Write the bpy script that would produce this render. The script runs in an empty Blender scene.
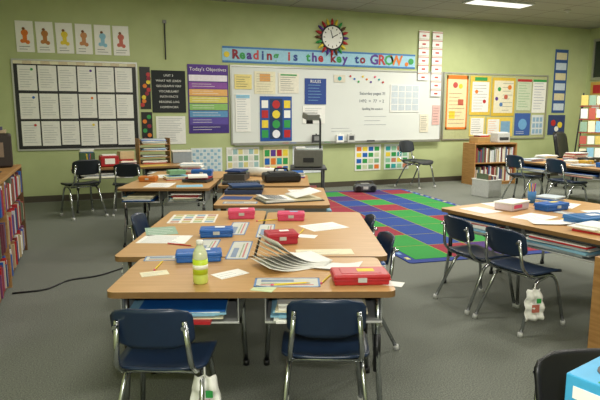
import bpy, bmesh, math, random
from mathutils import Vector, Matrix, Euler
random.seed(7)
SC=bpy.context.scene
SC.view_settings.view_transform='Standard'
# ---------------------------------------------------------------- camera
H=1.4
cd=bpy.data.cameras.new('camera');cam=bpy.data.objects.new('camera',cd);SC.collection.objects.link(cam)
cam.location=(0,0,H);cam.rotation_euler=(math.radians(90-8.785),0,math.radians(-21.3));cd.lens=33;cd.sensor_width=36;cd.clip_start=.05
SC.camera=cam
# ---------------------------------------------------------------- materials
MC={}
def lin(h):
    h=h.lstrip('#');o=[]
    for i in (0,2,4):
        v=int(h[i:i+2],16)/255;o.append(v/12.92 if v<=.04045 else ((v+.055)/1.055)**2.4)
    return (*o,1)
def mat(h,rough=.55,metal=0,var=.06,scale=25,bump=0,emit=0):
    k=(h,rough,metal,var,scale,bump,emit)
    if k in MC: return MC[k]
    m=bpy.data.materials.new('mat_'+h.strip('#'));m.use_nodes=True;nt=m.node_tree;b=nt.nodes['Principled BSDF']
    b.inputs['Roughness'].default_value=rough;b.inputs['Metallic'].default_value=metal
    c=lin(h)
    n=nt.nodes.new('ShaderNodeTexNoise');n.inputs['Scale'].default_value=scale;n.inputs['Detail'].default_value=3
    tc=nt.nodes.new('ShaderNodeTexCoord');nt.links.new(tc.outputs['Object'],n.inputs['Vector'])
    r=nt.nodes.new('ShaderNodeValToRGB');r.color_ramp.elements[0].position=.3;r.color_ramp.elements[1].position=.7
    r.color_ramp.elements[0].color=(*[x*(1-var) for x in c[:3]],1);r.color_ramp.elements[1].color=(*[min(1,x*(1+var)) for x in c[:3]],1)
    nt.links.new(n.outputs['Fac'],r.inputs['Fac']);nt.links.new(r.outputs['Color'],b.inputs['Base Color'])
    if bump:
        bp=nt.nodes.new('ShaderNodeBump');bp.inputs['Strength'].default_value=bump;bp.inputs['Distance'].default_value=.01
        nt.links.new(n.outputs['Fac'],bp.inputs['Height']);nt.links.new(bp.outputs['Normal'],b.inputs['Normal'])
    if emit:
        b.inputs['Emission Color'].default_value=c;b.inputs['Emission Strength'].default_value=emit
    MC[k]=m;return m
def ramp_mat(name,stops,scale,rough,coord='Object',stretch=(1,1,1),bump=.3,detail=4):
    m=bpy.data.materials.new(name);m.use_nodes=True;nt=m.node_tree;b=nt.nodes['Principled BSDF'];b.inputs['Roughness'].default_value=rough
    tc=nt.nodes.new('ShaderNodeTexCoord');mp=nt.nodes.new('ShaderNodeMapping');mp.inputs['Scale'].default_value=stretch
    n=nt.nodes.new('ShaderNodeTexNoise');n.inputs['Scale'].default_value=scale;n.inputs['Detail'].default_value=detail
    r=nt.nodes.new('ShaderNodeValToRGB');e=r.color_ramp.elements
    e[0].position=stops[0][0];e[0].color=lin(stops[0][1]);e[1].position=stops[-1][0];e[1].color=lin(stops[-1][1])
    for p,c in stops[1:-1]: q=e.new(p);q.color=lin(c)
    nt.links.new(tc.outputs[coord],mp.inputs[0]);nt.links.new(mp.outputs[0],n.inputs['Vector']);nt.links.new(n.outputs['Fac'],r.inputs[0]);nt.links.new(r.outputs[0],b.inputs['Base Color'])
    bp=nt.nodes.new('ShaderNodeBump');bp.inputs['Strength'].default_value=bump;bp.inputs['Distance'].default_value=.005
    nt.links.new(n.outputs['Fac'],bp.inputs['Height']);nt.links.new(bp.outputs['Normal'],b.inputs['Normal'])
    return m
WALL=ramp_mat('wall_paint',[(.3,'#b1bc88'),(.7,'#b9c490')],3,.7,bump=.05)
CARPET=ramp_mat('carpet',[(.3,'#505550'),(.5,'#6e7269'),(.7,'#898d83')],140,.95,bump=.6)
LAM=ramp_mat('desk_laminate',[(.3,'#bb9059'),(.7,'#c99f69')],14,.36,stretch=(.25,3,1),bump=.02)
WOOD=ramp_mat('oak',[(.3,'#9c6f3c'),(.7,'#b98c55')],10,.5,stretch=(.5,.5,6),bump=.03)
EDGE=mat('#80603a',.5)
NAVY=mat('#1a2b45',.32);BLACK=mat('#16171a',.4);DGREY=mat('#3a3c3f',.45);GREY=mat('#8b8d8c',.5);LGREY=mat('#c3c5c2',.45)
CHROME=mat('#b9bcc0',.22,1,.02);ALU=mat('#b4b5b0',.38,.8,.02)
WHITE=mat('#f1f1ec',.6,var=.02);PAPER=mat('#eeeee9',.75,var=.03);CREAM=mat('#e8e2c4',.7);INK=mat('#44484c',.7);WB=mat('#dfe3df',.25,var=.015,scale=2)
RED=mat('#b8262c',.4);BLUE=mat('#1f63b8',.35);LBLUE=mat('#8fc3dd',.6);GREEN=mat('#2f9a4b',.5);YEL=mat('#e8cf3c',.6);ORG=mat('#e07a28',.6);PURP=mat('#57358f',.6);PINK=mat('#dc4a74',.4);TEAL=mat('#2aa0a0',.6);BROWN=mat('#5e3c22',.6);MAROON=mat('#8e2436',.6);DBLUE=mat('#1c3f8c',.5)
CHALK=mat('#23282a',.8)
PAL=[RED,BLUE,GREEN,YEL,ORG,PURP,PINK,TEAL]
# ---------------------------------------------------------------- builder
class MB:
    def __init__(s): s.bm=bmesh.new();s.mats=[]
    def mi(s,m):
        if m not in s.mats: s.mats.append(m)
        return s.mats.index(m)
    def add(s,tb,m,M=None,smooth=False,keep=False):
        if M is not None: tb.transform(M)
        if not keep:
            i=s.mi(m)
            for f in tb.faces: f.material_index=i
        for f in tb.faces: f.smooth=smooth
        me=bpy.data.meshes.new('t');tb.to_mesh(me);tb.free();s.bm.from_mesh(me);bpy.data.meshes.remove(me)
    def box(s,c,d,m,rot=(0,0,0),bev=0,seg=2):
        tb=bmesh.new();bmesh.ops.create_cube(tb,size=1);tb.transform(Matrix.Diagonal((*d,1)))
        if bev: bmesh.ops.bevel(tb,geom=tb.edges[:],offset=bev,segments=seg,affect='EDGES',profile=.5)
        s.add(tb,m,Matrix.Translation(c)@Euler(rot).to_matrix().to_4x4(),smooth=False);return s
    def b2(s,x0,x1,y0,y1,z0,z1,m,bev=0):
        return s.box(((x0+x1)/2,(y0+y1)/2,(z0+z1)/2),(abs(x1-x0),abs(y1-y0),abs(z1-z0)),m,bev=bev)
    def cyl(s,p0,p1,r,m,seg=16,r2=None,smooth=True):
        p0=Vector(p0);p1=Vector(p1);d=p1-p0;tb=bmesh.new()
        bmesh.ops.create_cone(tb,cap_ends=True,segments=seg,radius1=r,radius2=r if r2 is None else r2,depth=d.length)
        for f in tb.faces: f.smooth=smooth and len(f.verts)==4
        M=Matrix.Translation((p0+p1)/2)@d.to_track_quat('Z','Y').to_matrix().to_4x4();tb.transform(M)
        i=s.mi(m)
        for f in tb.faces: f.material_index=i
        me=bpy.data.meshes.new('t');tb.to_mesh(me);tb.free();s.bm.from_mesh(me);bpy.data.meshes.remove(me);return s
    def tube(s,pts,r,m,seg=8,rnd=4):
        P=[Vector(p) for p in pts]
        Q=[P[0]]
        for i in range(1,len(P)-1):
            a,b,c=P[i-1],P[i],P[i+1];k=min((a-b).length,(c-b).length)*.35
            s0=b+(a-b).normalized()*k;s1=b+(c-b).normalized()*k
            for j in range(rnd+1):
                t=j/rnd;Q.append((1-t)**2*s0+2*t*(1-t)*b+t*t*s1)
        Q.append(P[-1]);tb=bmesh.new();rings=[]
        nrm=None
        for i,q in enumerate(Q):
            t=((Q[i+1] if i<len(Q)-1 else q)-(Q[i-1] if i>0 else q)).normalized()
            if nrm is None:
                nrm=t.cross(Vector((.3,.5,.81))).normalized()
            nrm=(nrm-t*nrm.dot(t)).normalized();bn=t.cross(nrm)
            rings.append([tb.verts.new(q+r*(math.cos(a)*nrm+math.sin(a)*bn)) for a in [2*math.pi*k/seg for k in range(seg)]])
        for a,b in zip(rings,rings[1:]):
            for k in range(seg): tb.faces.new((a[k],a[(k+1)%seg],b[(k+1)%seg],b[k]))
        tb.faces.new(rings[0][::-1]);tb.faces.new(rings[-1])
        s.add(tb,m,smooth=True);return s
    def lathe(s,prof,c,m,seg=24):
        tb=bmesh.new();rings=[]
        for r,z in prof: rings.append([tb.verts.new((c[0]+r*math.cos(2*math.pi*k/seg),c[1]+r*math.sin(2*math.pi*k/seg),c[2]+z)) for k in range(seg)])
        for a,b in zip(rings,rings[1:]):
            for k in range(seg): tb.faces.new((a[k],a[(k+1)%seg],b[(k+1)%seg],b[k]))
        tb.faces.new(rings[0][::-1]);tb.faces.new(rings[-1]);s.add(tb,m,smooth=True);return s
    def shell(s,fn,nu,nv,th,m,corner=0):
        tb=bmesh.new();g=[]
        for j in range(nv+1):
            v=-1+2*j/nv;row=[]
            k=1
            if corner and abs(v)>1-corner:
                q=(abs(v)-(1-corner))/corner;k=1-corner*(1-math.sqrt(max(0,1-q*q)))
            for i in range(nu+1):
                row.append(tb.verts.new(fn((-1+2*i/nu)*k,v)))
            g.append(row)
        for j in range(nv):
            for i in range(nu): tb.faces.new((g[j][i],g[j][i+1],g[j+1][i+1],g[j+1][i]))
        bmesh.ops.recalc_face_normals(tb,faces=tb.faces[:])
        if th: bmesh.ops.solidify(tb,geom=tb.faces[:],thickness=th)
        s.add(tb,m,smooth=True);return s
    def prism(s,pts,z0,z1,m,ms=None):
        tb=bmesh.new();a=[tb.verts.new((x,y,z0)) for x,y in pts];b=[tb.verts.new((x,y,z1)) for x,y in pts];n=len(pts)
        i0=s.mi(m);i1=s.mi(ms or m)
        f=tb.faces.new(b);f.material_index=i0;f=tb.faces.new(a[::-1]);f.material_index=i1
        for k in range(n): f=tb.faces.new((a[k],a[(k+1)%n],b[(k+1)%n],b[k]));f.material_index=i1
        bmesh.ops.recalc_face_normals(tb,faces=tb.faces[:])
        s.add(tb,m,keep=True);return s
    def text(s,t,M,size,m,ext=.001,align='CENTER',bold=0):
        cu=bpy.data.curves.new('t','FONT');cu.body=t;cu.size=size;cu.extrude=ext;cu.align_x=align;cu.align_y='CENTER';cu.offset=bold;cu.resolution_u=2
        o=bpy.data.objects.new('t',cu);SC.collection.objects.link(o);dg=bpy.context.evaluated_depsgraph_get();dg.update()
        me=bpy.data.meshes.new_from_object(o.evaluated_get(dg));tb=bmesh.new();tb.from_mesh(me)
        bpy.data.objects.remove(o);bpy.data.curves.remove(cu);bpy.data.meshes.remove(me)
        s.add(tb,m,M);return s
    def done(s,name,loc=(0,0,0),rz=0,rot=None):
        me=bpy.data.meshes.new(name);s.bm.to_mesh(me);s.bm.free()
        for m in s.mats: me.materials.append(m)
        o=bpy.data.objects.new(name,me);SC.collection.objects.link(o);o.location=loc;o.rotation_euler=rot or (0,0,rz);return o
def rrect(w,d,r,x=0,y=0,n=5):
    P=[]
    for cx,cy,a0 in ((x+w-r,y+d-r,0),(x+r,y+d-r,90),(x+r,y+r,180),(x+w-r,y+r,270)):
        for k in range(n+1):
            a=math.radians(a0+90*k/n);P.append((cx+r*math.cos(a),cy+r*math.sin(a)))
    return P
# ---------------------------------------------------------------- room
X0,X1,Y0,Y1,ZC=-1.24,11.0,-2.5,9.78,3.35
MB().b2(X0-.1,X1+.1,Y0-.1,Y1+.1,-.1,0,CARPET).done('floor')
ct=bpy.data.materials.new('ceiling_tile');ct.use_nodes=True;nt=ct.node_tree;bs=nt.nodes['Principled BSDF'];bs.inputs['Roughness'].default_value=.9
br=nt.nodes.new('ShaderNodeTexBrick');br.offset=0;br.inputs['Scale'].default_value=1;br.inputs['Brick Width'].default_value=1.2;br.inputs['Row Height'].default_value=.6;br.inputs['Mortar Size'].default_value=.012
br.inputs['Color1'].default_value=lin('#a7a698');br.inputs['Color2'].default_value=lin('#9f9e90');br.inputs['Mortar'].default_value=lin('#7f7e74')
tcn=nt.nodes.new('ShaderNodeTexCoord');nt.links.new(tcn.outputs['Object'],br.inputs['Vector']);nt.links.new(br.outputs['Color'],bs.inputs['Base Color'])
MB().b2(X0-.1,X1+.1,Y0-.1,Y1+.1,ZC,ZC+.1,ct).done('ceiling')
MB().b2(X0-.1,X1+.1,Y1,Y1+.1,0,ZC,WALL).done('wall_back')
MB().b2(X0-.1,X0,Y0,Y1,0,ZC,WALL).done('wall_left')
MB().b2(X1,X1+.1,Y0,Y1,0,ZC,WALL).done('wall_right')
MB().b2(X0-.1,X1+.1,Y0-.1,Y0,0,ZC,WALL).done('wall_front')
BB=mat('#4a4438',.6)
MB().b2(X0,X1,Y1-.015,Y1,0,.1,BB).done('baseboard_back')
MB().b2(X0,X0+.015,Y0,Y1-.015,0,.1,BB).done('baseboard_left')
MB().b2(X1-.015,X1,Y0,Y1-.015,0,.1,BB).done('baseboard_right')
# ---------------------------------------------------------------- wall panels
YW=Y1-.003
RX=Matrix.Rotation(math.pi/2,4,'X')
def panel(name,x0,x1,z0,z1,base,items=(),off=0,t=.008,frame=None,tilt=0):
    w=MB();cx,cz=(x0+x1)/2,(z0+z1)/2;W=x1-x0;Hh=z1-z0;yb=0
    w.b2(-W/2,W/2,yb-t,yb,-Hh/2,Hh/2,base)
    for it in items:
        if it[0]=='r':
            _,a,b,c,d,m=it[:6];lay=it[6] if len(it)>6 else 1
            w.b2(-W/2+a*W,-W/2+b*W,yb-t-.003*lay,yb-t+.001,-Hh/2+c*Hh,-Hh/2+d*Hh,m)
        elif it[0]=='t':
            _,s,a,b,sz,m=it[:6];lay=it[6] if len(it)>6 else 1
            w.text(s,Matrix.Translation((-W/2+a*W,yb-t-.003*lay-.001,-Hh/2+b*Hh))@RX,sz,m,bold=it[7] if len(it)>7 else 0)
        elif it[0]=='l':
            _,a,b,c,d,n,m=it[:7];lay=it[7] if len(it)>7 else 1
            for i in range(n):
                zz=c+(d-c)*(i+.5)/n;e=a+(b-a)*random.uniform(.6,1)
                w.b2(-W/2+a*W,-W/2+e*W,yb-t-.003*lay-.001,yb-t,-Hh/2+zz*Hh-.003,-Hh/2+zz*Hh+.003,m)
        elif it[0]=='c':
            _,a,b,r,m=it[:5];lay=it[5] if len(it)>5 else 1
            w.cyl((-W/2+a*W,yb-t-.003*lay-.001,-Hh/2+b*Hh),(-W/2+a*W,yb-t,-Hh/2+b*Hh),r,m,20)
    if frame:
        fm,fw,ft=frame
        w.b2(-W/2-fw,W/2+fw,yb-ft,yb,Hh/2,Hh/2+fw,fm);w.b2(-W/2-fw,W/2+fw,yb-ft,yb,-Hh/2-fw,-Hh/2,fm)
        w.b2(-W/2-fw,-W/2,yb-ft,yb,-Hh/2,Hh/2,fm);w.b2(W/2,W/2+fw,yb-ft,yb,-Hh/2,Hh/2,fm)
    return w.done(name,(cx,YW-off,cz),rot=(0,tilt,0))
for i in range(6):
    x=-.9+i*.285
    fig=[ORG,mat('#b8793b'),YEL,mat('#c98c58'),LBLUE,mat('#c96a58')][i]
    panel('alphabet_card',x,x+.25,2.37,2.84,WHITE,[('c',.5,.62,.05,fig),('r',.38,.62,.3,.6,fig),('c',.35,.35,.03,fig),('c',.65,.32,.03,fig),('c',.45,.75,.022,mat('#7a4a20')),('l',.15,.85,.05,.22,2,INK)],tilt=random.uniform(-.03,.03))
its=[]
for r in range(3):
    for c in range(6):
        a=.03+c*.158;b=.035+r*.315
        its.append(('r',a,a+.146,b+random.uniform(-.005,.01),b+.285,PAPER,1));its.append(('l',a+.015,a+.13,b+.03,b+.25,8,mat('#a9adb2'),1.3))
        if (r*6+c)%3==0: its.append(('c',a+.11,b+.24,.02,PAL[(r+c)%8],1.6))
for c in range(14):
    its.append(('r',.0+c*.0714,.071+c*.0714,.965,1,[CREAM,mat('#d8c9a8')][c%2],1))
panel('student_work_bulletin_board',-.97,.86,.86,2.24,BLACK,its,frame=(ALU,.025,.02))
panel('autumn_leaf_poster',.92,1.09,1.5,2.2,BLACK,[('c',random.random()*.7+.15,.1+.09*i,.035,[RED,ORG,YEL,MAROON][i%4],1+.1*i) for i in range(9)])
panel('blackboard_notice',1.11,1.68,1.44,2.15,CHALK,[('t',s,.5,.88-.125*i,.052,PAPER) for i,s in enumerate(['UNIT 3','WHAT WE LEARN','GEOGRAPHY MAP','VOCABULARY','MATH FACTS','READING LOG','HOMEWORK'])])
panel('writing_sample_sheet',1.16,1.66,.90,1.38,PAPER,[('l',.08,.92,.08,.95,14,mat('#9aa0a4'))])
panel('work_board_strip',.92,1.10,.90,1.45,BLACK,[('c',.3+.4*(i%2),.15+.14*i,.035,[MAROON,ORG,GREEN][i%3],1+.1*i) for i in range(6)])
rows=[(.86,1,PURP),(.76,.85,mat('#efe9f4')),(.655,.745,mat('#8a4ea3')),(.55,.645,mat('#e8b26a')),(.445,.54,mat('#d9ce66')),(.34,.435,mat('#8bbd6a')),(.235,.33,mat('#5a94c2')),(.13,.225,mat('#5a4aa0')),(.02,.12,mat('#3b2a7c'))]
it=[]
for a,b,m in rows:
    it+=[('r',.03,.97,a,b,m),('l',.1,.8,a+.015,b-.01,2,mat('#efeee8'),1.5)]
it[1]=('t',"Today's Objectives",.5,.93,.085,WHITE,1.3)
panel('objectives_pocket_chart',1.72,2.44,1.08,2.27,mat('#4a2f80'),it)
MARK=mat('#6b7480',.8)
it=[('t','Saturday pages 31',.64,.68,.08,MARK),('t','1492  =  77  + 2',.635,.57,.085,MARK),('t','Spelling list week 6',.64,.46,.06,MARK),('l',.60,.72,.2,.38,3,mat('#9ba2ab')),('l',.44,.54,.12,.2,2,mat('#9ba2ab'))]
panel('whiteboard',2.50,6.95,.90,2.25,WB,it,frame=(ALU,.03,.025))
MB().b2(-2.2,2.2,-.09,-.03,-.012,0,ALU).b2(-2.2,2.2,-.096,-.09,-.012,.012,ALU).done('whiteboard_tray',(4.72,YW,.868))
TRZ=.869
for i,(x,m) in enumerate([(3.5,RED),(3.65,BLUE),(4.35,GREEN),(5.6,BLACK)]):
    MB().cyl((-.06,0,0),(.06,0,0),.009,m,8).done('whiteboard_marker',(x,YW-.06,TRZ+.009))
MB().b2(-.08,.08,-.025,.025,0,.04,DGREY,bev=.006).b2(-.078,.078,-.023,.023,0,.012,CREAM).done('whiteboard_eraser',(5.3,YW-.06,TRZ))
for x,m in ((4.62,WHITE),(4.86,LGREY),(4.12,DGREY)):
    MB().box((0,0,.08),(.16,.05,.16),m,bev=.006).box((0,-.026,.09),(.1,.002,.08),[INK,BLUE,GREY][int(x*10)%3]).cyl((0,0,.16),(0,0,.18),.015,m).done('dispenser_box',(x,YW-.061,TRZ))
F=.012
panel('yellow_notice_sheet',2.55,2.87,1.86,2.12,mat('#e9d98d'),[('l',.1,.9,.1,.9,5,INK)],off=F)
panel('weekly_schedule_sheet',2.56,2.84,1.10,1.78,PAPER,[('l',.1,.9,.05,.95,14,mat('#8a97a8')),('r',.05,.95,.88,.97,LBLUE)],off=F)
panel('lunch_menu_sheet',2.92,3.32,1.78,2.18,CREAM,[('l',.1,.9,.05,.95,8,mat('#a9a28a')),('r',.25,.75,.55,.9,mat('#d9a05a'))],off=F)
panel('class_rules_sheet',3.38,3.78,1.80,2.16,mat('#e6e2d2'),[('l',.1,.9,.1,.85,7,INK),('r',.1,.9,.88,.95,GREEN)],off=F)
panel('behavior_traffic_light_chart',3.02,3.64,.92,1.74,mat('#1b4f9c'),[('r',.3,.7,.05,.95,mat('#10325f')),('c',.5,.82,.075,RED,2),('c',.5,.6,.075,YEL,2),('c',.5,.38,.075,GREEN,2),('c',.5,.16,.075,mat('#e8e8f0'),2)]+[('r',.05,.25,.08+.22*i,.25+.22*i,[GREEN,YEL,RED,WHITE][i]) for i in range(4)]+[('r',.75,.95,.08+.22*i,.25+.22*i,[RED,GREEN,WHITE,YEL][i]) for i in range(4)],off=F)
panel('blue_rules_poster',3.90,4.34,1.60,2.08,mat('#24448e'),[('l',.15,.85,.1,.8,6,LBLUE),('t','RULES',.5,.88,.08,WHITE)],off=F)
panel('homework_sheet',3.86,4.32,1.24,1.57,PAPER,[('l',.1,.9,.1,.9,7,mat('#8c959c'))],off=F)
panel('small_photo_card',4.50,4.74,2.02,2.16,mat('#d8d2c0'),[('c',.5,.5,.04,TEAL)],off=F)
panel('handwriting_sheet',5.74,6.42,1.46,2.00,PAPER,[('r',.04+.24*i,.25+.24*i,.06+.235*j,.27+.235*j,mat('#c3ced5')) for i in range(4) for j in range(4)],off=F)
panel('spelling_list_sheet',6.45,6.66,1.05,1.42,mat('#e9e3cf'),[('l',.1,.9,.08,.92,8,INK)],off=F)
panel('pink_reminder_sheet',6.75,6.93,1.2,1.6,mat('#e3b9b2'),[('l',.1,.9,.08,.92,6,INK)],off=F)
for i in range(9):
    MB().cyl((0,0,0),(0,-.012,0),.02,PAL[i%8],12).done('board_magnet',(4.85+.09*i,YW-.0095,2.14-(i%3)*.05))
it=[('r',0,1,0,.12,mat('#3f79b5')),('r',0,1,.88,1,mat('#3f79b5'))]
tx='Reading is the key to GROW';n=len(tx)
for i,ch in enumerate(tx):
    if ch!=' ':
        it.append(('t',ch,.06+.80*i/(n-1)+(.03*(i-22)/3 if i>21 else 0),.5,.22 if i<22 else .26,[MAROON,GREEN,PURP,RED,DBLUE][i%5] if i<22 else [GREEN,ORG,PURP,RED][i%4],1.2,.008))
it+=[('c',.02,.5,.05,YEL,2),('c',.975,.5,.06,GREEN,2),('c',.95,.3,.04,ORG,3)]
panel('reading_banner',2.34,6.30,2.32,2.60,mat('#9ccbe0'),it)
w=MB()
w.cyl((0,0,0),(0,-.045,0),.235,BLACK,40).cyl((0,-.04,0),(0,-.05,0),.205,WHITE,40)
for k in range(12):
    a=math.radians(30*k);w.box((.17*math.sin(a),-.052,.17*math.cos(a)),(.012,.004,.035),BLACK,rot=(0,a,0))
w.box((.05,-.054,.03),(.13,.004,.014),BLACK,rot=(0,-.5,0)).box((-.02,-.056,.06),(.012,.004,.15),BLACK,rot=(0,-.3,0)).cyl((0,-.05,0),(0,-.06,0),.014,BLACK)
for k in range(20):
    a=2*math.pi*k/20;d=Vector((math.sin(a),0,math.cos(a)));p=d*.235+Vector((0,-.027,0))
    c=[RED,YEL,GREEN,BROWN,RED,PURP][k%6]
    w.cyl(p,p+d*.08,.026,c,8).cyl(p+d*.08,p+d*.12,.02,c,8,r2=.004)
w.done('wall_clock',(4.45,YW,2.84))
for x,z0,z1 in ((6.36,2.1,3.08),(6.68,1.78,3.08)):
    w=MB();n=int((z1-z0)/.16);st=(z1-z0)/n
    for i in range(n):
        z=z0+i*st
        w.b2(-.12,.12,-.012,0,z-z0,z-z0+st*.94,WHITE).b2(-.12,.12,-.016,0,z-z0+st*.74,z-z0+st*.84,mat('#c98678')).b2(-.04,.04,-.016,0,z-z0+st*.25,z-z0+st*.45,mat('#c0504a'))
    w.done('word_strip_column',(x+.12,YW-.028,z0))
panel('poster_board',7.03,9.78,.90,2.25,mat('#b5b98a'),[('r',.0,.1,0,1,mat('#b9bd8f'))],frame=(ALU,.03,.025))
panel('orange_chart',7.08,7.62,1.1,2.22,mat('#e9dcae'),[('r',0,1,.0,.04,ORG),('r',0,1,.93,1,ORG),('r',0,.06,0,1,ORG),('r',.94,1,0,1,ORG),('c',.4,.82,.06,mat('#c0504a')),('c',.65,.8,.05,YEL),('l',.12,.88,.08,.7,9,MAROON),('r',.15,.42,.2,.34,YEL,1.2),('r',.55,.8,.45,.56,mat('#c0604a'),1.2)],off=F)
panel('yellow_border_chart',7.68,8.22,1.40,2.22,mat('#e0c04a'),[('r',.1,.9,.08,.85,PAPER),('l',.15,.85,.12,.8,9,INK,1.5),('r',.2,.8,.88,.97,GREEN),('c',.3,.6,.04,ORG,2),('c',.7,.35,.04,RED,2)],off=F)
panel('reading_strategy_chart',8.26,8.88,1.38,2.2,mat('#d8b63c'),[('r',.08,.92,.08,.92,mat('#e9e3c8')),('c',.3,.7,.045,GREEN,2),('c',.6,.5,.05,mat('#c0604a'),2),('c',.4,.3,.045,mat('#4a78b0'),2),('c',.75,.75,.05,ORG,2),('c',.2,.45,.04,PURP,2),('l',.45,.9,.1,.9,8,INK,1.5)],off=F)
panel('math_facts_sheet',7.70,8.1,.95,1.37,mat('#e6cf6a'),[('r',.08,.92,.08,.92,PAPER),('l',.12,.88,.12,.88,7,INK,1.5)],off=F)
panel('star_student_sheet',8.15,8.86,.93,1.35,mat('#e6c95a'),[('r',.05,.48,.1,.9,PAPER),('l',.08,.45,.15,.85,6,ORG,1.5),('r',.54,.9,.2,.8,mat('#7fa8c8'))],off=F)
panel('green_word_chart',8.94,9.34,1.5,2.18,mat('#cfd9c0'),[('l',.1,.9,.08,.92,10,GREEN),('r',0,1,.92,1,RED)],off=F)
panel('number_line_chart',9.38,9.76,1.45,2.18,PAPER,[('l',.1,.9,.08,.92,10,DBLUE),('r',0,1,.93,1,GREEN)],off=F)
panel('blue_science_poster',8.92,9.36,.95,1.44,mat('#3b5fa6'),[('c',.5,.5,.12,mat('#6fa8d8')),('l',.1,.9,.05,.2,2,WHITE)],off=F)
panel('calendar_sheet',9.4,9.74,.96,1.40,mat('#d9dfe2'),[('r',.08+.3*i,.3+.3*i,.06+.3*j,.28+.3*j,mat('#8fb0cc')) for i in range(3) for j in range(3)],off=F)
panel('blue_pocket_chart',9.98,10.36,1.45,2.86,mat('#2d5490'),[('r',.1,.9,.04+.16*i,.15+.16*i,[mat('#c7d5e2'),mat('#d8cfa8')][i%2]) for i in range(6)])
panel('red_safety_poster',9.9,10.4,.95,1.4,mat('#2a3f70'),[('c',.3,.6,.07,RED),('c',.7,.5,.07,YEL),('c',.5,.3,.06,WHITE)])
def low(name,x0,x1,base,items): panel(name,x0,x1,.30,.82,base,items)
low('multiplication_chart',1.74,2.3,mat('#dfe6e8'),[('r',.05+.115*i,.14+.115*i,.05+.115*j,.14+.115*j,[mat('#8fb8d0'),mat('#cfdde2')][(i+j)%2]) for i in range(8) for j in range(8)])
PG=mat('#7fae86')
low('alphabet_chart',2.38,3.0,PAPER,[('r',.04+.16*i,.17+.16*i,.06+.23*j,.24+.23*j,[mat('#8fb08f'),mat('#d9cf8a'),PG,mat('#d9d9d0'),mat('#d9d9d0'),mat('#9cc0c0')][(i*2+j)%6]) for i in range(6) for j in range(4)])
low('phonics_chart',3.08,3.58,mat('#e8ddb0'),[('r',.05+.24*i,.24+.24*i,.05+.3*j,.28+.3*j,PAL[(i*3+j)%8]) for i in range(4) for j in range(3)])
low('shapes_chart',3.66,4.28,mat('#dfe5ea'),[('c',.15+.23*i,.2+.3*j,.05,PAL[(i+j*2)%8]) for i in range(4) for j in range(3)])
low('colors_chart',4.98,5.56,PAPER,[('r',.06+.23*i,.24+.23*i,.06+.23*j,.22+.23*j,[GREEN,BLUE,YEL,ORG,mat('#7fae86'),mat('#c9d6b0')][(i*5+j)%6]) for i in range(4) for j in range(4)])
low('map_chart',5.64,6.22,mat('#dbe6de'),[('r',.06+.23*i,.24+.23*i,.06+.23*j,.22+.23*j,[GREEN,mat('#8fc3a0'),YEL,TEAL,mat('#c98060')][(i*3+j)%5]) for i in range(4) for j in range(4)])
panel('wall_outlet',1.95,2.03,.16,.28,WHITE,[('r',.3,.42,.55,.8,INK),('r',.58,.7,.55,.8,INK)])
MB().tube([(0,0,0),(0,0,-.62)],.012,DGREY).box((0,0,.0),(.06,.03,.05),GREY).done('wall_conduit',(1.36,Y1-.018,2.95))
# right wall
w=MB();w.b2(-.02,0,-.75,.75,-.4,.4,mat('#26302a',.15)).b2(-.035,0,-.8,.8,.4,.46,ALU).b2(-.035,0,-.8,.8,-.46,-.4,ALU).b2(-.035,0,-.8,-.75,-.4,.4,ALU).b2(-.035,0,.75,.8,-.4,.4,ALU).b2(-.03,0,-.02,.02,-.4,.4,ALU);w.done('window_1',(X1,8.85,2.65))
w=MB();w.b2(-.015,0,-.85,.85,-.6,.6,mat('#c9a24c'))
for i in range(7):
    for j in range(5): w.b2(-.02,0,-.8+.23*i,-.6+.23*i,-.56+.225*j,-.37+.225*j,[mat('#d8d0b0'),RED,mat('#c7d8e2'),YEL,PAPER][(i*2+j)%5])
w.done('art_bulletin_board',(X1-.003,8.8,1.55))
# ceiling fixtures
def troffer(x,y,p,sx=1.2,sy=.3,em=1.2):
    MB().b2(-sx/2-.04,sx/2+.04,-sy/2-.04,sy/2+.04,-.03,0,LGREY).b2(-sx/2,sx/2,-sy/2,sy/2,-.036,-.03,mat('#f4f4ee',.4,emit=em)).done('ceiling_light_fixture',(x,y,ZC))
    l=bpy.data.lights.new('fixture_lamp','AREA');l.shape='RECTANGLE';l.size=sx;l.size_y=sy;l.energy=p;l.color=(1,.95,.86)
    o=bpy.data.objects.new('fixture_lamp',l);SC.collection.objects.link(o);o.location=(x,y,ZC-.06)
for x,y,p in [(.6,.6,36),(3.4,.6,36),(6.4,.6,36),(1.0,3.9,40),(4.0,3.9,58),(7.2,3.9,66),(1.0,7.2,36),(4.0,7.2,92),(6.9,8.1,98),(9.6,6.9,90),(9.6,3.0,42)]: troffer(x,y,p)
l=bpy.data.lights.new('camera_flash','POINT');l.energy=100;l.shadow_soft_size=.04;l.color=(1,.97,.92)
o=bpy.data.objects.new('camera_flash',l);SC.collection.objects.link(o);o.location=(.03,-.05,H+.14)
MB().lathe([(.05,0),(.055,-.02),(.03,-.04),(.012,-.05)],(0,0,0),ALU).done('ceiling_sprinkler',(8.6,8.2,ZC))
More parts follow.
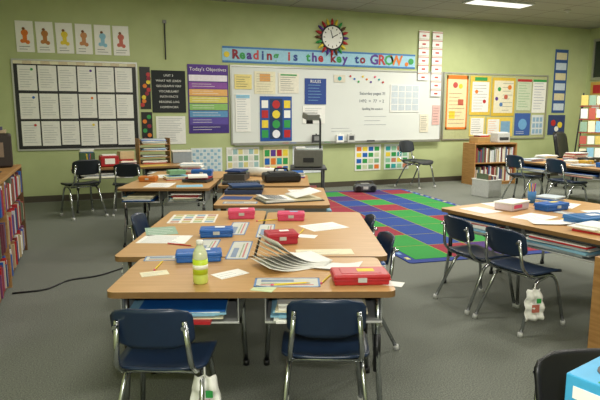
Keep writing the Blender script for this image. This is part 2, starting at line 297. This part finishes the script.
# ---------------------------------------------------------------- chair
def chair(x,y,rot,s=1,mt=None,name='student_chair'):
    mt=mt or NAVY;w=MB()
    w.shell(lambda u,v:(u*.19,v*.185,.385+.014*u*u-(.035*((v-.45)/.55)**2 if v>.45 else 0)+(.02*((-v-.6)/.4)**2 if v<-.6 else 0)),12,12,.012,mt,corner=.45)
    w.shell(lambda u,v:(u*.158,-.232-.022*v+.035*u*u,.588+v*.086),14,10,.012,mt,corner=.5)
    for k in (-1,1):
        w.tube([(k*.185,.18,.012),(k*.15,.12,.355),(k*.15,-.13,.362),(k*.148,-.215,.43),(k*.13,-.236,.62)],.0115,CHROME)
        w.tube([(k*.19,-.25,.012),(k*.16,-.09,.33),(k*.15,.04,.352)],.0115,CHROME)
        w.cyl((k*.186,.182,0),(k*.184,.178,.03),.016,LGREY,10).cyl((k*.191,-.253,0),(k*.188,-.247,.03),.016,LGREY,10)
        w.cyl((k*.132,-.238,.60),(k*.132,-.262,.60),.009,CHROME,8)
    w.tube([(-.15,.08,.352),(.15,.08,.352)],.009,CHROME).tube([(-.15,-.1,.352),(.15,-.1,.352)],.009,CHROME)
    for v in w.bm.verts: v.co*=s
    return w.done(name,(x,y,0),rot)
# ---------------------------------------------------------------- desk
def papers(w,x,y,z,wd,dp,n,rng=.03):
    for i in range(n):
        m=random.choice([PAPER,WHITE,PAPER,CREAM,LBLUE,mat('#b8c4cc'),RED,BLUE,PAPER]);t=random.uniform(.004,.014)
        w.box((x+random.uniform(-rng,rng),y+random.uniform(-rng,rng),z+t/2),(wd*random.uniform(.85,1),dp,t),m,rot=(0,0,random.uniform(-.08,.08)));z+=t
def desk(name,x,y,rot,wd,dp,h=.64,trays='front',ntray=2,stuff=True):
    w=MB();w.prism(rrect(wd,dp,.04),h-.028,h,LAM,EDGE)
    L=wd if trays in('front','back','both') else dp
    def tray(cx,cy,tw,td,ang):
        M=Matrix.Translation((cx,cy,0))@Matrix.Rotation(ang,4,'Z');t=MB()
        z0=h-.15;z1=h-.029
        t.b2(-tw/2,tw/2,-td/2,td/2,z0,z0+.006,GREY).b2(-tw/2,-tw/2+.006,-td/2,td/2,z0,z1,GREY).b2(tw/2-.006,tw/2,-td/2,td/2,z0,z1,GREY).b2(-tw/2,tw/2,td/2-.006,td/2,z0,z1,DGREY)
        t.tube([(-tw/2,-td/2,z0),(tw/2,-td/2,z0)],.006,LGREY,6)
        if stuff: papers(t,-.02,-.03,z0+.008,tw*.8,td*.9,random.randint(6,9))
        t.bm.transform(M);me=bpy.data.meshes.new('t');t.bm.to_mesh(me)
        mp=[w.mi(m) for m in t.mats]
        for p in me.polygons: p.material_index=mp[p.material_index]
        w.bm.from_mesh(me);bpy.data.meshes.remove(me)
    for i in range(ntray):
        c=L*(i+.5)/ntray;tw=L/ntray*.82
        if trays=='front': tray(c,.21,tw,.36,0)
        elif trays=='left': tray(.21,c,tw,.36,-math.pi/2)
        elif trays=='right': tray(wd-.21,c,tw,.36,math.pi/2)
    for sx in (0,1):
        for sy in (0,1):
            px=.07 if sx==0 else wd-.07;py=.07 if sy==0 else dp-.07;ox=(-1 if sx==0 else 1)*.02;oy=(-1 if sy==0 else 1)*.03
            w.tube([(px,py,h-.03),(px,py,.34),(px+ox,py+oy,.012)],.0135,CHROME).cyl((px+ox,py+oy,0),(px+ox,py+oy,.03),.018,BLACK,12)
            w.cyl((px,py,.24),(px,py,.42),.0165,BLACK,10)
    for sx in (.07,wd-.07): w.tube([(sx,.07,h-.05),(sx,dp-.07,h-.05)],.012,DGREY)
    return w.done(name,(x,y,0),rot)
R=math.radians(-20.7)
def CW(u,v): return (.06+u*.9354+v*.3535,2.46-u*.3535+v*.9354)
desk('student_desk',*CW(-.01,-.02),R,1.27,.585,trays='front')
desk('student_desk',*CW(-.17,.585),R,.76,1.45,trays='left')
desk('student_desk',*CW(.605,.585),R,.72,1.38,trays='right')
desk('student_desk',*CW(-1.05,3.4),R,.97,.88,trays='front',ntray=2)
desk('student_desk',*CW(-1.05,4.3),R,.97,.88,trays='front',ntray=2)
desk('student_desk',*CW(.12,2.30),R,1.0,1.15,trays='right')
desk('student_desk',*CW(-.02,3.6),R,1.0,1.1,trays='right')
desk('student_desk',2.91,2.33,math.radians(8),.66,1.45,trays='left')
desk('student_desk',2.91+.67*.99,2.33+.67*.139,math.radians(8),.68,1.45,trays='right')
desk('student_desk',6.75,5.6,0,.7,1.8,trays='left')
desk('student_desk',7.46,5.6,0,.7,1.8,trays='right')
desk('student_desk',1.0,.22,0,1.2,.75,trays='left')
desk('work_table',-.2,8.4,0,1.85,.8,trays='front',ntray=2)
chair(*CW(.27,-.07),R-.04);chair(*CW(.95,.03),R-.03)
chair(2.71,3.24,math.radians(-90));chair(2.74,2.82,math.radians(-82))
chair(*CW(-.12,1.70),R-math.pi/2);chair(*CW(1.16,.98),R+math.pi/2+.1);chair(*CW(1.14,1.62),R+math.pi/2)
chair(6.60,6.9,math.radians(-90),1.15);chair(6.58,6.05,math.radians(-92),1.15)
DK=mat('#20262c',.4)
chair(-.08,8.2,.35,1.2,DK);chair(.55,8.2,-.1,1.1,DK)
chair(6.0,9.1,math.radians(200),1.34,mat('#18212d',.4),'plastic_side_chair')
chair(1.34,.96,math.radians(165),1.0,BLACK)
# ---------------------------------------------------------------- rug
RW,RL=2.3,4.9
w=MB();w.prism(rrect(RW,RL,.04),0,.008,mat('#2b3f86',.95,var=.15,scale=200))
cols=['#2c8c3c','#1f4088','#8c2639','#45296c','#2f7a3a']
cm=[mat(c,.95,var=.18,scale=150) for c in cols]
ni,nj=5,9;cw=(RW-.2)/ni;ch=(RL-.2)/nj
seq=[0,1,2,0,3,1,2]
for i in range(ni):
    for j in range(nj):
        w.b2(.1+i*cw+.008,.1+(i+1)*cw-.008,.1+j*ch+.008,.1+(j+1)*ch-.008,.007,.0105,cm[seq[(i*2+j*3+ (j//3))%7]])
YL=mat('#9a9a50',.95)
for i in range(1,ni): w.b2(.1+i*cw-.005,.1+i*cw+.005,.1,RL-.1,.0075,.0104,YL)
for j in range(1,nj): w.b2(.1,RW-.1,.1+j*ch-.005,.1+j*ch+.005,.0075,.0103,YL)
for j in range(24):
    for x in (.03,RW-.07): w.b2(x,x+.04,.12+j*.195,.2+j*.195,.007,.0105,[mat('#c8c48c',.95),mat('#7a9fc8',.95)][j%2])
w.done('alphabet_rug',(2.82,4.35,0),math.radians(-6))
# ---------------------------------------------------------------- small items
TZ=.6405
def pencil_box(x,y,rot,m,l=.23,d=.12,h=.055,name='pencil_box',z=TZ):
    w=MB();w.box((0,0,h*.3),(l*.96,d*.94,h*.6),m,bev=.008).box((0,0,h*.78),(l,d,h*.42),m,bev=.009).box((0,0,h*.56),(l*1.01,d*1.02,.006),m,bev=.002)
    w.box((0,-d/2-.002,h*.55),(.04,.008,.02),LGREY).box((0,0,h+.0005),(l*.7,d*.6,.002),m,bev=.0008)
    w.box((l*.1,.005,h+.002),(l*.3,d*.3,.001),random.choice([PAPER,YEL,LBLUE]))
    return w.done(name,(x,y,z),rot)
pencil_box(.53,2.83,R+.15,BLUE,.24,.11)
pencil_box(.75,3.38,R+.1,BLUE,.21,.12)
pencil_box(1.15,2.19,R+.05,RED,.26,.15,.05)
pencil_box(1.07,3.06,R+.2,mat('#b5283c',.4),.19,.14,.07)
pencil_box(1.38,3.72,R,PINK,.20,.12,.06);pencil_box(1.06,3.92,R+.1,PINK,.20,.12,.07)
pencil_box(3.50,3.36,.1,BLUE,.26,.14,.06);pencil_box(3.30,2.82,-.1,mat('#2a6fae',.35),.3,.2,.06)
w=MB();w.box((0,0,.03),(.26,.16,.06),mat('#d9c6cc',.2),bev=.01).box((0,0,.063),(.27,.17,.012),WHITE,bev=.004).box((-.04,0,.035),(.12,.165,.03),PINK,bev=.003);w.done('plastic_craft_box',(3.22,3.50,TZ),.3)
def sheet(name,x,y,rot,wd,dp,m=None,items=(),curl=0,z=TZ):
    w=MB();m=m or PAPER
    w.shell(lambda u,v:(u*wd/2,v*dp/2,.0015+curl*max(0,u)**2+curl*.4*max(0,-v)**3),10,8,.0012,m) if curl else w.b2(-wd/2,wd/2,-dp/2,dp/2,0,.0012,m)
    for a,b,c,d,mm in items: w.b2(-wd/2+a*wd,-wd/2+b*wd,-dp/2+c*dp,-dp/2+d*dp,.001,.0017,mm)
    return w.done(name,(x,y,z),rot)
def lines(n,m=None): return [(.08,random.uniform(.6,.92),.08+.84*i/n,.08+.84*i/n+.02,m or mat('#a0a6ac')) for i in range(n)]
tag=[(0,1,0,.06,mat('#5f86b8')),(0,1,.94,1,mat('#5f86b8')),(0,.03,0,1,mat('#5f86b8')),(.97,1,0,1,mat('#5f86b8')),(.1,.6,.55,.8,mat('#7d8fa8')),(.1,.9,.2,.28,mat('#c07878')),(.1,.85,.36,.42,mat('#8aa07a'))]
NT=mat('#c9cbc2')
sheet('name_tag_strip',.83,2.29,R,.30,.14,NT,tag)
sheet('name_tag_strip',.38,2.93,R+.1,.24,.10,NT,tag)
sheet('name_tag_strip',.79,2.97,R+math.pi/2,.42,.12,NT,tag)
sheet('name_tag_strip',.94,3.56,R+math.pi/2,.42,.12,NT,tag)
sheet('name_tag_strip',.63,3.10,R+math.pi/2,.40,.11,NT,tag)
sheet('name_tag_strip',1.09,3.42,R+math.pi/2,.42,.11,NT,tag)
sheet('worksheet',.43,3.40,R-.05,.30,.22,None,lines(7))
sheet('picture_worksheet',.72,4.02,R+.05,.34,.34,mat('#e6e2d6'),[(.06+.24*i,.24+.24*i,.06+.24*j,.24+.24*j,[mat('#b88a7a'),mat('#8aa6b8'),mat('#a8b88a'),mat('#c0b070')][(i*3+j)%4]) for i in range(4) for j in range(4)])
sheet('folder_paper',1.50,3.40,R+.5,.28,.22,WHITE,lines(5))
sheet('torn_paper',1.28,3.16,R-.3,.12,.09,WHITE)
sheet('green_workbook',.44,3.66,R+.3,.2,.26,mat('#8fae98'),lines(4,WHITE))
sheet('white_folder',1.22,2.75,R+.05,.32,.12,CREAM,lines(3))
w=MB()
for i in range(7): w.shell(lambda u,v,i=i:(u*.16+.012*i,v*.115+.008*i,.002+.002*i+(.034+.003*i)*max(0,-u+.1*i)**2),10,8,.001,[PAPER,WHITE][i%2])
for k in range(7): w.box((.03,-.05+.022*k,.0175),(.12,.002,.001),GREY)
w.done('open_workbook',(.93,2.56,TZ),R+.5)
sheet('loose_paper',1.15,2.44,R-.3,.24,.15,None,lines(6),curl=.02,z=TZ)
sheet('loose_paper',1.27,2.10,R-.4,.10,.07,None,[])
sheet('torn_paper',.62,2.52,R+.7,.16,.10,WHITE,lines(3))
sheet('index_card',.28,2.66,R+.4,.13,.08,CREAM,lines(3));sheet('index_card',.70,2.24,R-.3,.1,.07,mat('#c8d8a8'),lines(2))
sheet('worksheet',3.12,3.15,.3,.30,.22,None,lines(6));sheet('worksheet',3.32,3.72,-.1,.3,.2,None,lines(6));sheet('worksheet',3.06,2.93,-.5,.28,.18,WHITE,lines(4),curl=.015)
sheet('name_tag_strip',3.5,3.08,.14+math.pi/2,.4,.11,NT,tag);sheet('name_tag_strip',3.48,2.58,.14+math.pi/2,.26,.11,NT,tag)
sheet('white_folder',3.77,3.5,.5,.3,.22,WHITE,lines(5));sheet('worksheet',3.8,3.1,-.2,.3,.22,None,lines(5))
sheet('worksheet',2.95,3.55,.1,.2,.28,None,lines(5))
for x,y,r in [(3.85,3.75,.3),(3.12,2.62,.2)]:
    w=MB();papers(w,0,0,0,.24,.19,4,.02);w.done('workbook_pile',(x,y,TZ),r)
w=MB();w.lathe([(.03,0),(.036,.1),(.034,.1),(.030,.004)],(0,0,0),mat('#3f79b5'))
for k in range(6): w.cyl((.01*math.cos(k),.01*math.sin(k),.01),(.03*math.cos(k),.03*math.sin(k),.17),.004,PAL[k],6)
w.done('pencil_cup',(3.62,3.7,TZ),0)
def pencil(x,y,rot,m=YEL,z=TZ+.0042,l=.17):
    w=MB();w.cyl((-l/2,0,0),(l/2-.02,0,0),.0038,m,6,smooth=False).cyl((l/2-.02,0,0),(l/2,0,0),.0038,mat('#d8b98a'),6,r2=.0006).cyl((-l/2-.014,0,0),(-l/2,0,0),.0038,PINK,8);w.done('pencil',(x,y,z),rot)
pencil(.84,2.25,R+.2,z=TZ+.0065);pencil(1.03,2.285,R+1.2);pencil(.32,2.80,1.2);pencil(1.3,3.3,1.0);pencil(3.28,3.02,.4);pencil(3.62,2.86,.2);pencil(1.22,3.75,R+.4);pencil(.5,3.2,R-.4,RED)
w=MB();BT=mat('#cfd6b0',.12)
w.lathe([(.030,0),(.034,.006),(.034,.055),(.032,.06)],(0,0,0),mat('#c9d86a',.15)).lathe([(.0345,.045),(.0345,.115)],(0,0,0),mat('#c4dc2e',.4)).lathe([(.0325,.11),(.034,.118),(.032,.14),(.024,.16),(.015,.175),(.013,.182)],(0,0,0),BT)
w.lathe([(.0165,.18),(.0165,.197),(.015,.2)],(0,0,0),WHITE).lathe([(.0349,.07),(.0349,.09)],(0,0,0),mat('#f0f0e0'))
w.done('sports_drink_bottle',(.46,2.43,TZ),0)
# middle desks clutter
x,y=CW(.76,2.62)
w=MB();w.b2(-.28,.28,-.18,.18,0,.008,DGREY)
w.shell(lambda u,v:(-.14+u*.125,v*.15,.03-.012*u),8,4,.002,PAPER).shell(lambda u,v:(.14+u*.125,v*.15,.034+.05*(.5+.5*u)),8,4,.002,PAPER)
w.b2(-.26,0,-.16,.16,.008,.022,WHITE).b2(0,.26,-.16,.16,.008,.022,CREAM)
for k in range(9): w.box((-.14,-.12+.03*k,.0325),(.18,.004,.002),INK,rot=(0,.09,0))
w.done('open_binder',(x,y,TZ),R+.35)
x,y=CW(.32,3.1);w=MB();w.box((0,0,.02),(.36,.34,.04),mat('#1c2f55',.5),bev=.005).box((.02,0,.05),(.34,.3,.02),BLACK,bev=.004).box((0,.02,.07),(.3,.24,.02),mat('#20406f'),rot=(0,0,.3),bev=.003);w.done('book_stack',(x,y,TZ),R)
x,y=CW(.34,2.44);sheet('name_tag_strip',x,y,R,.3,.11,NT,tag)
x,y=CW(.88,3.15);sheet('worksheet',x,y,R+.2,.22,.3,None,lines(6))
x,y=CW(.28,2.72);sheet('blue_folder',x,y,R-.1,.28,.2,mat('#23407c'))
x,y=CW(.66,4.02);w=MB();w.box((0,0,.05),(.42,.3,.1),BLACK,bev=.03,seg=3).box((0,0,.105),(.3,.2,.02),DGREY,bev=.008).tube([(-.08,0,.11),(-.07,0,.15),(.07,0,.15),(.08,0,.11)],.01,BLACK);w.done('laptop_bag',(x,y,TZ),R+.2)
x,y=CW(.46,4.52);w=MB();w.cyl((-.22,0,.055),(.22,0,.055),.055,PAPER,20).cyl((-.221,0,.055),(-.2,0,.055),.02,DGREY).cyl((.15,0,.055),(.18,0,.055),.057,mat('#7a93b8'),20);w.done('paper_roll',(x,y,TZ+.002),R-.3)
x,y=CW(.22,3.76);w=MB();w.box((0,0,.015),(.42,.16,.02),BLACK,bev=.004)
for i in range(12):
    for j in range(4): w.box((-.18+i*.033,-.05+j*.034,.028),(.026,.026,.008),DGREY)
w.done('computer_keyboard',(x,y,TZ),R+.1)
x,y=CW(.13,4.2);w=MB();w.box((0,0,.04),(.25,.34,.08),DGREY,bev=.008).box((0,0,.09),(.22,.28,.02),BLACK,rot=(0,0,.2),bev=.004).box((0,0,.11),(.2,.26,.02),mat('#23407c'),rot=(0,0,-.2),bev=.004);w.done('book_stack',(x,y,TZ),R-.1)
x,y=CW(.84,4.42);w=MB();papers(w,0,0,0,.2,.2,8,.01);w.done('workbook_pile',(x,y,TZ),R+.1)
x,y=CW(-.3,4.0);w=MB();w.box((0,0,.02),(.3,.22,.03),DGREY,bev=.004).box((.01,.02,.045),(.26,.2,.02),MAROON,bev=.003).box((0,0,.065),(.22,.28,.02),PAPER,rot=(0,0,.4));w.done('book_stack',(x,y,TZ),R-.2)
x,y=CW(-.66,3.68);sheet('worksheet',x,y,R,.28,.38,None,lines(6));x,y=CW(-.75,4.6);sheet('worksheet',x,y,R+.3,.3,.34,None,lines(6))
x,y=CW(-.32,3.60);sheet('blue_folder',x,y,R+.2,.28,.2,LBLUE)
x,y=CW(-.35,4.62);pencil_box(x,y,R,BLUE,.26,.16,.08)
x,y=CW(-.88,4.04);pencil_box(x,y,R,mat('#c8772e'),.2,.14,.06)
x,y=CW(-.55,4.98);w=MB();papers(w,0,0,0,.3,.22,12,.02);w.done('workbook_pile',(x,y,TZ),R)
x,y=CW(-.6,4.25);w=MB();papers(w,0,0,0,.26,.2,6,.02);w.box((0,0,.085),(.2,.14,.05),mat('#7fae86'),bev=.004);w.done('workbook_pile',(x,y,TZ),R+.5)
# projector cart (low) + overhead projector
PX,PY=CW(1.0,5.1)
w=MB()
for a in (-.2,.2):
    for b in (-.25,.25):
        w.tube([(a,b,.06),(a,b,.70)],.014,DGREY).cyl((a-.012,b,.035),(a+.012,b,.035),.035,BLACK,14)
for z in (.2,.70): w.box((0,0,z),(.48,.58,.025),DGREY,bev=.005)
w.box((0,0,.30),(.34,.42,.17),BLACK,bev=.01).box((-.02,0,.41),(.28,.32,.05),RED,bev=.004)
w.done('projector_cart',(PX,PY,0),R)
w=MB();w.box((0,0,.12),(.38,.40,.23),mat('#6a6b64',.5),bev=.015).box((0,0,.238),(.31,.31,.008),mat('#b8c8cc',.1)).tube([(.17,.17,.22),(.17,.17,.62),(.12,.12,.68)],.015,DGREY).box((.04,.04,.67),(.20,.14,.08),mat('#7b7d78',.5),rot=(.25,0,.5),bev=.012).cyl((.02,.02,.57),(.02,.02,.64),.045,BLACK,16)
w.box((0,-.205,.1),(.14,.01,.06),BLACK).box((-.1,-.02,.25),(.12,.2,.02),PAPER,bev=.002)
w.done('overhead_projector',(PX,PY,.714),R)
w=MB();w.box((0,0,.08),(.42,.2,.14),mat('#4a4d52',.4),bev=.05,seg=4).cyl((-.13,-.1,.08),(-.13,-.112,.08),.05,BLACK,20).cyl((.13,-.1,.08),(.13,-.112,.08),.05,BLACK,20).box((0,0,.155),(.16,.14,.02),GREY,bev=.008).box((0,-.1,.09),(.09,.012,.05),LGREY)
w.tube([(-.17,.02,.12),(-.14,.04,.2),(.14,.04,.2),(.17,.02,.12)],.01,DGREY)
w.done('cd_boombox',(4.72,8.85,.006),-.3)
def books(w,x0,x1,y0,y1,z,hmax,axis='x',step=(.015,.04),cs=None):
    p=x0 if axis=='x' else y0;e=x1 if axis=='x' else y1
    cs=cs or [RED,BLUE,GREEN,YEL,ORG,PURP,WHITE,CREAM,TEAL,MAROON,DBLUE,PAPER,mat('#7f8f6a')]
    while p<e-.02:
        t=random.uniform(*step);h=hmax*random.uniform(.7,1);m=random.choice(cs)
        if p+t>e: break
        if axis=='x': w.b2(p,p+t-.001,y0,y1-random.uniform(0,.03),z,z+h,m)
        else: w.b2(x0,x1-random.uniform(0,.03),p,p+t-.001,z,z+h,m)
        p+=t
MUT=[mat('#8a3a34'),mat('#3d4f7a'),mat('#cfc8b0'),mat('#b7a27a'),mat('#5d6b52'),mat('#c9cfd2'),mat('#9a6a4a'),mat('#6b3040'),PAPER]
w=MB();L,D,Hh=1.0,.42,.84
w.b2(0,L,0,D,Hh-.03,Hh,WOOD,bev=.004).b2(0,.025,0,D,0,Hh-.03,WOOD).b2(L-.025,L,0,D,0,Hh-.03,WOOD).b2(.025,L-.025,D-.015,D,0,Hh-.03,WOOD).b2(.025,L-.025,0,D-.015,.04,.065,WOOD).b2(.025,L-.025,0,D-.015,.43,.45,WOOD).b2(.025,L-.025,.01,.03,0,.04,WOOD)
books(w,.03,L-.03,.03,.3,.066,.32,cs=MUT);books(w,.03,L-.03,.03,.3,.451,.31,cs=MUT)
w.done('low_bookcase',(7.25,8.98,0),math.radians(-4))
w=MB();w.box((0,0,.06),(.34,.24,.12),mat('#b08a52'),bev=.01).box((.05,0,.135),(.24,.2,.03),RED,bev=.004).box((0,0,.16),(.26,.2,.02),PAPER,bev=.002);w.done('book_bin',(7.5,9.16,.841),.1)
w=MB();w.box((0,0,.1),(.3,.25,.2),LGREY,bev=.015).box((0,-.12,.08),(.22,.02,.06),DGREY,bev=.003).box((0,.02,.205),(.24,.18,.015),PAPER);w.done('desktop_printer',(8.0,9.14,.841),-.05)
w=MB()
w.box((0,0,.005),(.3,.38,.01),LGREY)
for a,b,c,d in ((0,-.19,.3,.008),(0,.19,.3,.008),(-.15,0,.008,.38),(.15,0,.008,.38)): w.box((a,b,.15),(c,d,.29),LGREY)
w.box((0,-.19,.295),(.32,.02,.015),WHITE).box((0,.19,.295),(.32,.02,.015),WHITE).box((-.15,0,.295),(.02,.38,.015),WHITE).box((.15,0,.295),(.02,.38,.015),WHITE)
books(w,-.13,.13,-.14,.14,.012,.40,cs=MUT)
w.done('magazine_bin',(6.50,7.70,0),.1)
# left bookcase
w=MB();L=2.75;D=.5;Hh=.9
DW=mat('#6b4a2c',.5)
w.b2(0,D,0,L,Hh-.03,Hh,WOOD,bev=.004).b2(0,D,0,.025,0,Hh-.03,DW).b2(0,D,L-.025,L,0,Hh-.03,DW).b2(0,.015,.025,L-.025,0,Hh-.03,DW).b2(.015,D,L/2-.012,L/2+.012,0,Hh-.03,WOOD)
for z in (.04,.32,.6): w.b2(.015,D-.02,.025,L-.025,z,z+.022,DW)
CS=MUT+[RED,BLUE,mat('#7a3a6a'),RED]
for z in (.063,.343,.623):
    books(w,.2,D-.0,.03,L/2-.02,z,.235,'y',cs=CS);books(w,.2,D-.0,L/2+.02,L-.03,z,.235,'y',cs=CS)
w.done('bookcase',(-1.12,3.55,0),0)
w=MB();w.box((0,0,.16),(.34,.36,.32),mat('#2e2320',.5),bev=.02).box((0,0,.34),(.26,.3,.03),mat('#b9a58a'),bev=.004).box((0,-.182,.17),(.2,.006,.14),mat('#8f7a6a')).box((0,0,.37),(.2,.22,.03),mat('#4c4a6a'),bev=.004);w.done('storage_box',(-.84,6.08,.902),.1)
w=MB();books(w,-.12,.12,-.2,.2,.003,.24,'y',cs=MUT);w.box((0,0,.0015),(.28,.44,.003),DGREY).box((0,-.215,.08),(.24,.006,.16),DGREY).box((0,.215,.08),(.24,.006,.16),DGREY);w.done('book_row',(-.84,5.3,.902),0)
# table D objects
w=MB();w.box((0,0,.09),(.26,.22,.16),mat('#a81f26',.4),bev=.015).box((0,0,.175),(.2,.16,.02),WHITE,bev=.004).box((0,-.112,.09),(.14,.004,.08),WHITE);w.done('red_supply_box',(.32,8.62,TZ),.1)
w=MB()
for z in (0,.1,.2,.3): w.b2(-.24,.24,-.16,.16,z,z+.008,WOOD)
for sx in (-.24,.232): w.b2(sx,sx+.008,-.16,.16,0,.4,WOOD)
for z in (.009,.109,.209): papers(w,0,0,z,.4,.28,5,.01)
papers(w,0,0,.309,.4,.28,9,.02)
w.done('paper_sorter',(1.0,8.98,TZ),.1)
sheet('yellow_folder',.95,8.56,.3,.46,.2,mat('#e2c85a'));sheet('worksheet',1.46,8.55,.3,.26,.2)
w=MB();papers(w,0,0,0,.24,.24,10,.02);w.box((0,0,.15),(.22,.18,.12),mat('#c9b48a'),bev=.006);w.done('workbook_pile',(.58,8.9,TZ),.2)
w=MB();w.box((0,0,.09),(.3,.24,.18),mat('#8f9aa3'),bev=.01).box((0,0,.19),(.31,.25,.02),WHITE,bev=.004);w.done('lidded_bin',(1.44,8.95,TZ),-.05)
w=MB();w.box((0,0,.1),(.22,.2,.2),mat('#3c5a3c'),bev=.01);papers(w,0,0,.201,.2,.18,5,.01);w.done('file_box',(.02,8.98,TZ),.05)
w=MB();w.lathe([(.035,0),(.04,.1),(.038,.1)],(0,0,0),WHITE)
for k in range(6): w.cyl((.01*math.cos(k),.01*math.sin(k),.02),(.03*math.cos(k),.03*math.sin(k),.2),.004,PAL[k],6)
w.done('pencil_cup',(.04,8.62,TZ),0)
# F table objects
for (x,y,n) in [(6.95,7.15,5),(7.2,6.6,6),(7.5,6.05,8),(7.75,7.0,14),(6.95,6.15,3),(7.3,7.2,10)]:
    w=MB();papers(w,0,0,0,.3,.22,n,.02);w.done('workbook_pile',(x,y,TZ),random.random()*.3)
pencil_box(6.88,6.6,1.4,RED,.24,.14,.07);pencil_box(7.05,5.82,1.5,BLUE,.26,.14,.07);pencil_box(7.6,6.6,.2,BLACK,.34,.2,.08);pencil_box(7.2,6.3,.2,mat('#c8a23a'),.2,.14,.07)
w=MB()
for k in range(5):
    a=2*math.pi*k/5;w.tube([(0,0,.1),(.28*math.cos(a),.28*math.sin(a),.07)],.018,BLACK).cyl((.28*math.cos(a)-.015,.28*math.sin(a),.03),(.28*math.cos(a)+.015,.28*math.sin(a),.03),.03,BLACK,12)
w.cyl((0,0,.1),(0,0,.45),.028,CHROME,14)
w.shell(lambda u,v:(u*.25,v*.24,.5+.02*u*u-(.03*(v-.5)**2 if v>.5 else 0)),10,10,.07,BLACK,corner=.4)
w.shell(lambda u,v:(u*.23,-.27-.05*v+.05*u*u,.82+v*.26),10,10,.06,BLACK,corner=.45)
w.tube([(0,-.05,.46),(0,-.3,.46),(0,-.33,.7)],.02,BLACK)
for k in (-1,1): w.tube([(k*.22,-.05,.47),(k*.3,-.03,.5),(k*.3,-.03,.68),(k*.3,.12,.7)],.016,BLACK)
w.done('office_chair',(8.75,7.95,0),math.radians(200))
w=MB()
RK=mat('#9a3b35')
for sx in (-.3,.3):
    w.tube([(sx,-.2,.02),(sx*.8,0,1.85)],.015,DGREY);w.tube([(sx,.3,.02),(sx*.8,.02,1.8)],.015,DGREY)
for i in range(5):
    z=.5+.27*i;yy=-.2+z*.115
    w.box((0,yy-.02,z),(.6,.06,.02),RK)
    for j in range(4): w.box((-.22+.147*j,yy-.03,z+.12),(.13,.01,random.uniform(.16,.24)),[CREAM,LBLUE,PAPER,mat('#b8584a'),PAPER,mat('#d9c46a'),mat('#8fae98')][(i*3+j)%7],rot=(-.1,0,.05*((j%2)-.5)))
w.done('book_display_rack',(9.85,8.5,0),math.radians(-35))
# right foreground
w=MB();w.b2(0,.4,0,.34,.57,.6,WOOD).b2(0,.02,0,.34,0,.57,WOOD).b2(.38,.4,0,.34,0,.57,WOOD).b2(.02,.38,.32,.34,0,.57,WOOD).b2(.02,.38,0,.32,.03,.05,WOOD).b2(.02,.38,0,.32,.3,.32,WOOD)
books(w,.03,.37,.05,.25,.051,.22);books(w,.03,.37,.05,.25,.321,.22)
w.done('small_bookcase',(2.73,1.9,0),math.radians(8))
w=MB();w.box((0,0,.075),(.21,.12,.15),mat('#3fa0cf',.4),bev=.003).box((0.02,-.061,.05),(.16,.002,.08),RED).box((-.106,0,.05),(.002,.1,.07),RED).box((-.106,0,.11),(.002,.08,.03),WHITE).box((.0,-.0615,.12),(.16,.002,.02),WHITE).box((-.07,-.03,.1505),(.05,.04,.001),GREEN)
w.prism([(.05*math.cos(a),.03*math.sin(a)) for a in [2*math.pi*k/16 for k in range(16)]],.15,.1515,DGREY)
w.shell(lambda u,v:(u*.035+.01*math.sin(5*v),.012*math.sin(6*u),.165+v*.02+.006*math.sin(7*u)),10,6,.0015,WHITE)
w.done('tissue_box',(1.16,.89,TZ),.25)
def bag(name,x,y,z,rot,h=.17,wd=.13):
    w=MB()
    w.shell(lambda u,v:(u*wd/2*(1-.35*max(0,v)),.012*math.sin(6*u+2*v)+.01*math.sin(9*v),z-h/2+v*h/2),12,12,.004,WHITE)
    w.box((0,-.02,z-h*.6),(.05,.004,.05),mat('#b86a5a')).box((.02,-.02,z-h*.35),(.03,.004,.03),GREEN)
    w.tube([(0,0,z-.005),(0,0,z+.04)],.004,WHITE,6)
    w.done(name,(x,y,0),rot)
bag('paper_bag',2.60,2.58,.31,-.2,.2,.13);bag('paper_bag',.41,2.14,.33,R,.2,.13)
w=MB();w.tube([(-.6,4.72,.008),(-.35,4.72,.008),(-.2,4.95,.008),(.05,4.98,.008),(.3,5.2,.008),(.5,5.6,.008),(.75,6.0,.008),(1.1,6.3,.008)],.007,BLACK,6,8);w.done('power_cord')
